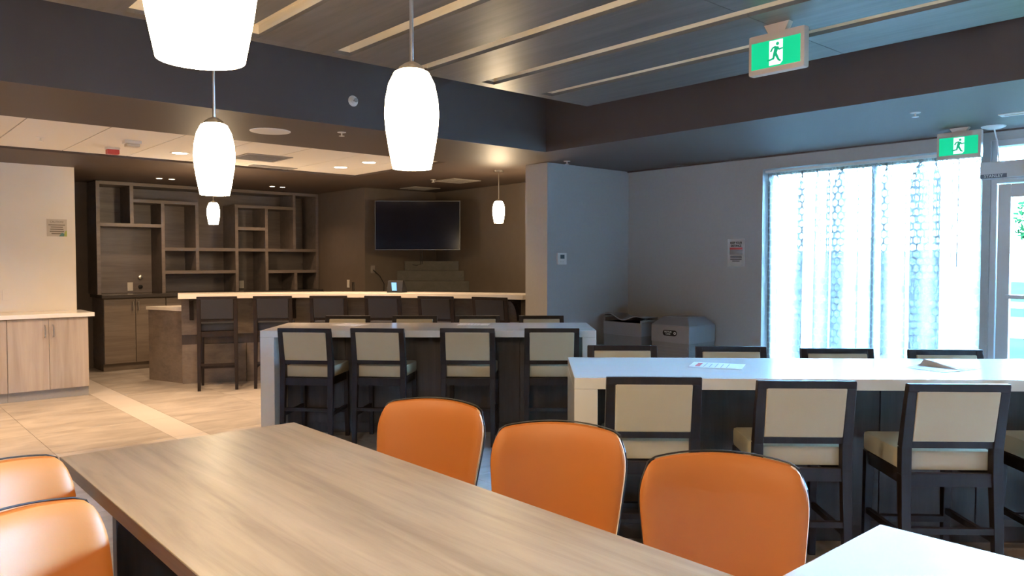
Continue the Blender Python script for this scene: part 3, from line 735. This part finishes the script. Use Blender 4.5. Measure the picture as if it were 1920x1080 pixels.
# ------------------------------------------------------------------ curtain with track and wand
def curtain():
    t = room_thing('sheer_curtain', 'white sheer curtain with a honeycomb pattern across the window', 'curtain', 0, 0)
    nb, nz = 600, 26; bA, bB = 4.315, 2.29; zt, zb_ = 2.425, .09
    vs = []; uvs = []; rnd = random.Random(4)
    ph_ = [rnd.uniform(0, 6.28) for _ in range(4)]
    rowsv = []
    for j in range(nz+1):
        v = j/nz; z = zb_+(zt-zb_)*v; amp = .055+.012*(1-v); row = []
        for i in range(nb+1):
            s_ = i/nb; b_ = bA+(bB-bA)*s_
            phs = 2*PI*s_*6.0+1.1*math.sin(2*PI*s_*2.3+ph_[0])+.3*(1-v)*math.sin(5*s_+ph_[1]); ov = .5+.5*math.sin(2*PI*s_*5.3+ph_[3]); wv_ = math.sin(phs) + .10*math.sin(2*PI*s_*24+ph_[2])*v
            if v > .975: wv_ = .5*math.sin(2*PI*s_*70)
            row.append((WA+.055+amp*wv_*.8, b_+(.035+.085*ov)*math.sin(2*phs)*min(1, (1-v)*14+.15)*math.sin(PI*s_)**.25, z))
        rowsv.append(row)
    lens = [0]
    for i in range(nb):
        p, q = Vector(rowsv[nz//2][i]), Vector(rowsv[nz//2][i+1]); lens.append(lens[-1]+(q-p).length)
    me = bpy.data.meshes.new('cloth'); n1 = nb+1
    fs = [(j*n1+i, j*n1+i+1, (j+1)*n1+i+1, (j+1)*n1+i) for j in range(nz) for i in range(nb)]
    me.from_pydata([p for r in rowsv for p in r], [], fs)
    uvl = me.uv_layers.new(name='UVMap')
    for lp in me.loops:
        j, i = divmod(lp.vertex_index, n1); uvl.data[lp.index].uv = (lens[i]+1, rowsv[j][0][2]+1)
    for p in me.polygons: p.use_smooth = True
    me.materials.append(MT['curtain']); o = bpy.data.objects.new('cloth', me); COL.objects.link(o); o.parent = t
    MB().box(WA+.03, 2.28, 2.43, WA+.06, 4.33, 2.455).build('track', 'white', t)
    MB().tube([(WA+.005, 2.455, 2.42), (WA+.0, 2.46, 1.45)], .004, 6).build('wand', 'grey_metal', t)
curtain()

# ------------------------------------------------------------------ wall notices, thermostat, outlets
t = room_thing('wall_notice', 'white keep your distance notice on the grey window wall', 'sign', WA, 4.65, 1.595)
MB().box(-.002, -.105, -.148, 0, .105, .148).build('sheet', 'paper', t)
rz = (PI/2, 0, -PI/2)
text_mesh('lettering', 'KEEP YOUR', .034, 'ink', t, (-.0026, 0, .105), rz, sx=.82, bold=.0008); text_mesh('lettering', 'DISTANCE', .034, 'ink', t, (-.0026, 0, .073), rz, sx=.82, bold=.0008)
MB().box(-.003, -.078, .032, -.002, .078, .055).build('red_band', 'red_ink', t)
MB().box(-.003, -.078, -.022, -.002, .078, .031).build('grey_band', 'grey_ink', t)
for q, (l_, r_) in enumerate([(.07, -.07), (.07, -.072), (.07, -.07), (.045, -.045)]):
    MB().box(-.003, r_, -.043-.018*q, -.002, l_, -.036-.018*q).build('print_line', 'ink', t)
t = room_thing('wall_notice', 'small tan caution notice on the glossy white wall', 'sign', 1.96, 10.18, 1.888)
MB().box(-.103, -.002, -.10, .103, 0, .10).build('sheet', 'tan_paper', t)
text_mesh('lettering', 'CAUTION!', .034, 'tan_ink', t, (0, -.0026, .068), (PI/2, 0, 0), sx=.85)
for q, w_ in enumerate([.085, .062, .067, .073, .055]):
    MB().box(-w_, -.003, .028-.025*q, w_, -.002, .038-.025*q).build('print_line', 'tan_ink', t)
MB().prism([(.02, -.098), (.07, -.098), (.085, -.07), (.05, -.055)], -.0035, -.0025, 'xz').build('teal_mark', 'teal_ink', t)
MB().prism([(.07, -.098), (.102, -.098), (.102, -.03), (.08, -.04)], -.0035, -.0025, 'xz').build('green_mark', 'green_ink', t)

t = room_thing('thermostat', 'white wall thermostat on the grey partition wall', 'thermostat', 6.19, 6.16, 1.53)
MB().box(-.072, -.022, -.066, .072, 0, .066).build('body', 'white', t, bevel=0.004)
MB().box(-.03, -.0235, .0, .035, -.022, .045).build('display', 'lcd', t)
for q in (-1, 1): MB().box(-.01+q*.018, -.0245, -.04, .0+q*.018, -.022, -.03).build('button', 'plate', t)

def outlet(label, a, b, z, turn=0, mat='plate', world=None):
    t = room_thing('outlet', label, 'outlet', a, b, z, turn, 'wall outlets')
    MB().box(-.037, -.006, -.06, .037, 0, .06).build('plate', mat, t, bevel=0.002)
    for s_ in (-1, 1): MB().box(-.016, -.0075, s_*.027-.015, .016, -.006, s_*.027+.015).build('socket', mat, t, bevel=0.001)
    return t
outlet('white outlet on the glossy white wall over the countertop', 1.451, 10.18, 1.124, mat='splash')
outlet('beige outlet at the passage end of the shelf wall', 3.22, 11.976, 1.135)
outlet('beige outlet in the middle of the shelf wall', 4.86, 11.976, 1.135)
outlet('beige outlet on the brown return wall by the shelves', 5.963, 10.55, 1.155, -PI/2)
outlet('beige double outlet on the return wall near the television', 5.963, 10.40, 1.12, -PI/2, 'metal')
t = outlet('silver outlet with a cord plugged in, beside the corner stand', 6.10, 10.058, 1.38, 0, 'metal')
MB().tube([(0, -.01, -.01), (.10, -.03, -.10), (.17, -.04, -.22), (.16, -.05, -.33)], .006, 6).build('cord', 'black', t)
t = room_thing('wall_clip', 'small round silver wall fitting above the taupe counter', 'fitting', 3.36, 11.976, 1.27)
MB().lathe([(0, -.03), (.03, -.025), (.035, 0)], 14, 'y').build('dome', 'metal', t, smooth=True)
t = room_thing('wall_clip', 'small round dark wall fitting above the taupe counter', 'fitting', 3.36, 11.976, 1.13)
MB().lathe([(0, -.02), (.028, -.015), (.03, 0)], 14, 'y').build('dome', 'black', t, smooth=True)

# ------------------------------------------------------------------ papers on the tables
def sheet(parent_pose, label, x, y, rot, w=.216, d=.28, fold=0.0, ink=()):
    tx, ty, tr = parent_pose; c_, s_ = math.cos(tr), math.sin(tr)
    t = thing('paper_sheet', label, 'paper', (tx+x*c_-y*s_, ty+x*s_+y*c_, .9305), tr+math.radians(rot), 'papers on the counter tables')
    n = 10; vs = []; fs = []
    for i in range(n+1):
        for j in range(2):
            u = i/n; z = fold*math.exp(-((u-.62)/.10)**2)*(1 if j else 0) + .0006 + fold*.06*math.sin(u*5)**2
            vs.append((-w/2+w*u, -d/2+d*j, z))
    for i in range(n): fs.append((2*i, 2*i+2, 2*i+3, 2*i+1))
    m_ = len(vs); vs += [(a_, b_, c2+.0008) for a_, b_, c2 in vs]; fs += [tuple(q+m_ for q in reversed(f)) for f in fs]
    for i in range(n): fs += [(2*i, m_+2*i, m_+2*i+2, 2*i+2), (2*i+1, 2*i+3, m_+2*i+3, m_+2*i+1)]
    fs += [(0, 1, m_+1, m_), (2*n, m_+2*n, m_+2*n+1, 2*n+1)]
    MB().add(vs, fs).build('sheet', 'paper', t)
    for x0_, y0_, x1_, y1_, mt_ in ink: MB().box(x0_, y0_, .0015, x1_, y1_, .0019).build('print_mark', mt_, t)
P1_, P2_ = (-2.075, 6.305, 0), (.305, 3.741, math.radians(-1.85))
lines = [(-.08, .06-.03*q, .08-.02*(q % 2), .064-.03*q, 'grey_ink') for q in range(5)]
sheet(P1_, 'flat white paper on the bar-front table, nearer the passage', .62, .55, 60, ink=lines)
sheet(P1_, 'flat white paper on the bar-front table, nearer the window wall', 1.73, .60, 85, ink=lines)
sheet(P2_, 'flat white paper with a red heading on the window table', .80, .46, 70, ink=[(-.07, .085, .07, .11, 'red_ink')]+lines)
sheet(P2_, 'creased white paper with a raised fold on the window table', 1.97, .40, 28, .30, .24, fold=.035)

# ------------------------------------------------------------------ ceiling fittings
t = room_thing('ceiling_speaker', 'round white speaker grille in the dark soffit', 'speaker', 2.80, 6.25, HC, group=None)
MB().lathe([(0, -.006), (.155, -.006), (.165, -.004), (.168, 0)], 36).build('grille', 'white', t, smooth=True)
def sprinkler(label, a, b, z, mat='white'):
    t = room_thing('sprinkler', label, 'sprinkler', a, b, z, group='ceiling sprinklers')
    MB().lathe([(0, -.004), (.035, -.004), (.038, 0)], 18).build('escutcheon', mat, t, smooth=True)
    MB().lathe([(.006, -.004), (.006, -.03), (.024, -.031), (.024, -.034), (0, -.034)], 14).build('deflector', mat, t)
sprinkler('white sprinkler in the dark soffit beside the round speaker', 3.28, 5.90, HC)
sprinkler('white sprinkler above the edge of the grey partition', 6.07, 5.95, HC)
sprinkler('small sprinkler beside the ceiling vent over the bar', 6.10, 8.50, HC)
sprinkler('white sprinkler in the ceiling before the curtained window', 6.03, 2.31, HC)
sprinkler('tiny sprinkler in the white ceiling tiles', 1.44, 8.07, HC+.022)
t = room_thing('wall_sprinkler', 'round white side sprinkler on the upright soffit face', 'sprinkler', 3.22, 5.60, 2.81)
MB().lathe([(0, -.012), (.02, -.014), (.026, -.008), (.042, -.006), (.045, 0)], 22, 'y').build('escutcheon', 'white', t, smooth=True)
MB().lathe([(.006, -.012), (.006, -.045), (.018, -.046), (.018, -.05), (0, -.05)], 12, 'y').build('deflector', 'vent', t)
def vent(label, a, b, w, d, z=HC, n=6, mat='vent'):
    t = room_thing('ceiling_vent', label, 'vent', a, b, z, group='ceiling vents')
    f = .025
    MB().box(-w/2, -d/2, -.008, w/2, -d/2+f, 0).box(-w/2, d/2-f, -.008, w/2, d/2, 0).box(-w/2, -d/2+f, -.008, -w/2+f, d/2-f, 0).box(w/2-f, -d/2+f, -.008, w/2, d/2-f, 0).build('frame', mat, t)
    MB().box(-w/2+f, -d/2+f, -.002, w/2-f, d/2-f, 0).build('backing', 'vent_dark', t)
    for q in range(n):
        y = -d/2+f+(d-2*f)*(q+.5)/n
        MB().box(-w/2+f, y-.012, -.007, w/2-f, y+.010, -.003).build('slat', mat, t)
vent('square grey vent in the dark ceiling over the bar, larger', 6.42, 8.39, .46, .46)
vent('grey vent in the dark ceiling near the television', 6.66, 9.62, .46, .40)
vent('grey vent in the white ceiling tiles', 3.50, 8.05, .50, .50, HC+.022)
vent('white slot vent in the ceiling by the glass door', 6.62, 1.62, .10, .62, HC, 2, 'white')
vent('grey slot vent at the far edge of the white ceiling tiles', 3.95, 8.74, .55, .14, HC+.022, 2)
t = room_thing('ceiling_sensor', 'round white ceiling mount with a thin cable down to the door operator', 'sensor', 7.12, 2.12, HC)
MB().lathe([(0, -.022), (.05, -.02), (.085, -.008), (.09, 0)], 24).build('disc', 'white', t, smooth=True)
MB().tube([(.02, .0, -.02), (.09, .0, -.10), (.13, -.0, -.20), (.15, 0, -.268)], .006, 6).build('cable', 'white', t)
t = room_thing('fire_strobe', 'red fire alarm strobe on the white ceiling tiles', 'alarm', 2.10, 8.33, HC+.022)
MB().box(-.06, -.045, -.02, .06, .045, 0).build('base', 'white', t, bevel=0.003)
MB().box(-.055, -.04, -.065, .055, .04, -.02).build('housing', 'red', t, bevel=0.006)
t = room_thing('emergency_light', 'small white emergency light on the white ceiling tiles', 'lamp', 2.12, 7.74, HC+.022)
MB().box(-.075, -.045, -.03, .075, .045, 0).build('base', 'white', t, bevel=0.004)
MB().box(-.06, -.04, -.058, .06, .04, -.03).build('lens', 'plate', t, bevel=0.008)

def downlight(label, a, b, z, r, power, group):
    t = room_thing('downlight', label, 'lamp', a, b, z, group=group)
    MB().lathe([(r*.86, -.003), (r, -.006), (r*1.12, -.003), (r*1.14, 0)], 24).build('trim_ring', 'white', t, smooth=True)
    MB().lathe([(0, -.0035), (r*.86, -.0035)], 24).build('lens', 'lamp_disc', t)
    ld = bpy.data.lights.new('downlight_lamp', 'AREA'); ld.shape = 'DISK'; ld.size = r*1.6; ld.energy = power; ld.color = (1.0, .66, .40); ld.spread = math.radians(130)
    lo = bpy.data.objects.new('downlight_lamp', ld); COL.objects.link(lo); lo.parent = t; lo.location = (0, 0, -.012)
ZW = HC+.022
for a_, b_, lab in [(2.725, 8.28, 'round lit downlight in the white tiles near the fire strobe'), (4.57, 8.25, 'round lit downlight in the white tiles, shelf side of a pair'), (4.585, 7.63, 'round lit downlight in the white tiles, table side of a pair'),
                    (2.725, 7.63, 'round lit downlight in the white tiles near the emergency light'), (0.87, 8.28, 'added unseen downlight over the pale oak cabinets, wall side'), (0.87, 7.63, 'added unseen downlight over the pale oak cabinets, room side'),
                    (-1.0, 8.28, 'added unseen downlight further along the white wall, wall side'), (-1.0, 7.63, 'added unseen downlight further along the white wall, room side')]:  # pairs over the oak cabinets and beyond are out of view, added for light
    downlight(lab, a_, b_, ZW, .085, DOWN_W, 'downlights in the white ceiling')
for a_, b_, lab in [(3.27, 10.75, 'small lit spot before the shelves at the passage end, one of a pair'), (3.43, 10.75, 'small lit spot before the shelves, next to its twin by the passage'),
                    (4.86, 10.80, 'small lit spot before the shelves at the return-wall end, one of a pair'), (5.02, 10.80, 'small lit spot before the shelves, next to its twin by the return wall')]:
    downlight(lab, a_, b_, HC, .04, 3.0, 'twin spots over the back bar')

# unseen downlights added to the ceiling panel to brighten the room
for q, (a_, b_) in enumerate([(0.4, -1.6), (2.4, -1.6), (4.4, -1.6), (0.4, -3.4), (2.4, -3.4), (-1.2, 1.4), (-1.2, 3.6), (-1.2, -1.6)]):
    downlight('added unseen downlight set into a charcoal board of the ceiling panel', a_-0.2 if min(((4.25-a_)/SP) % 1, 1-((4.25-a_)/SP) % 1) < .27 else a_, b_, H3, .085, 16.0, 'added downlights in the slatted panel')
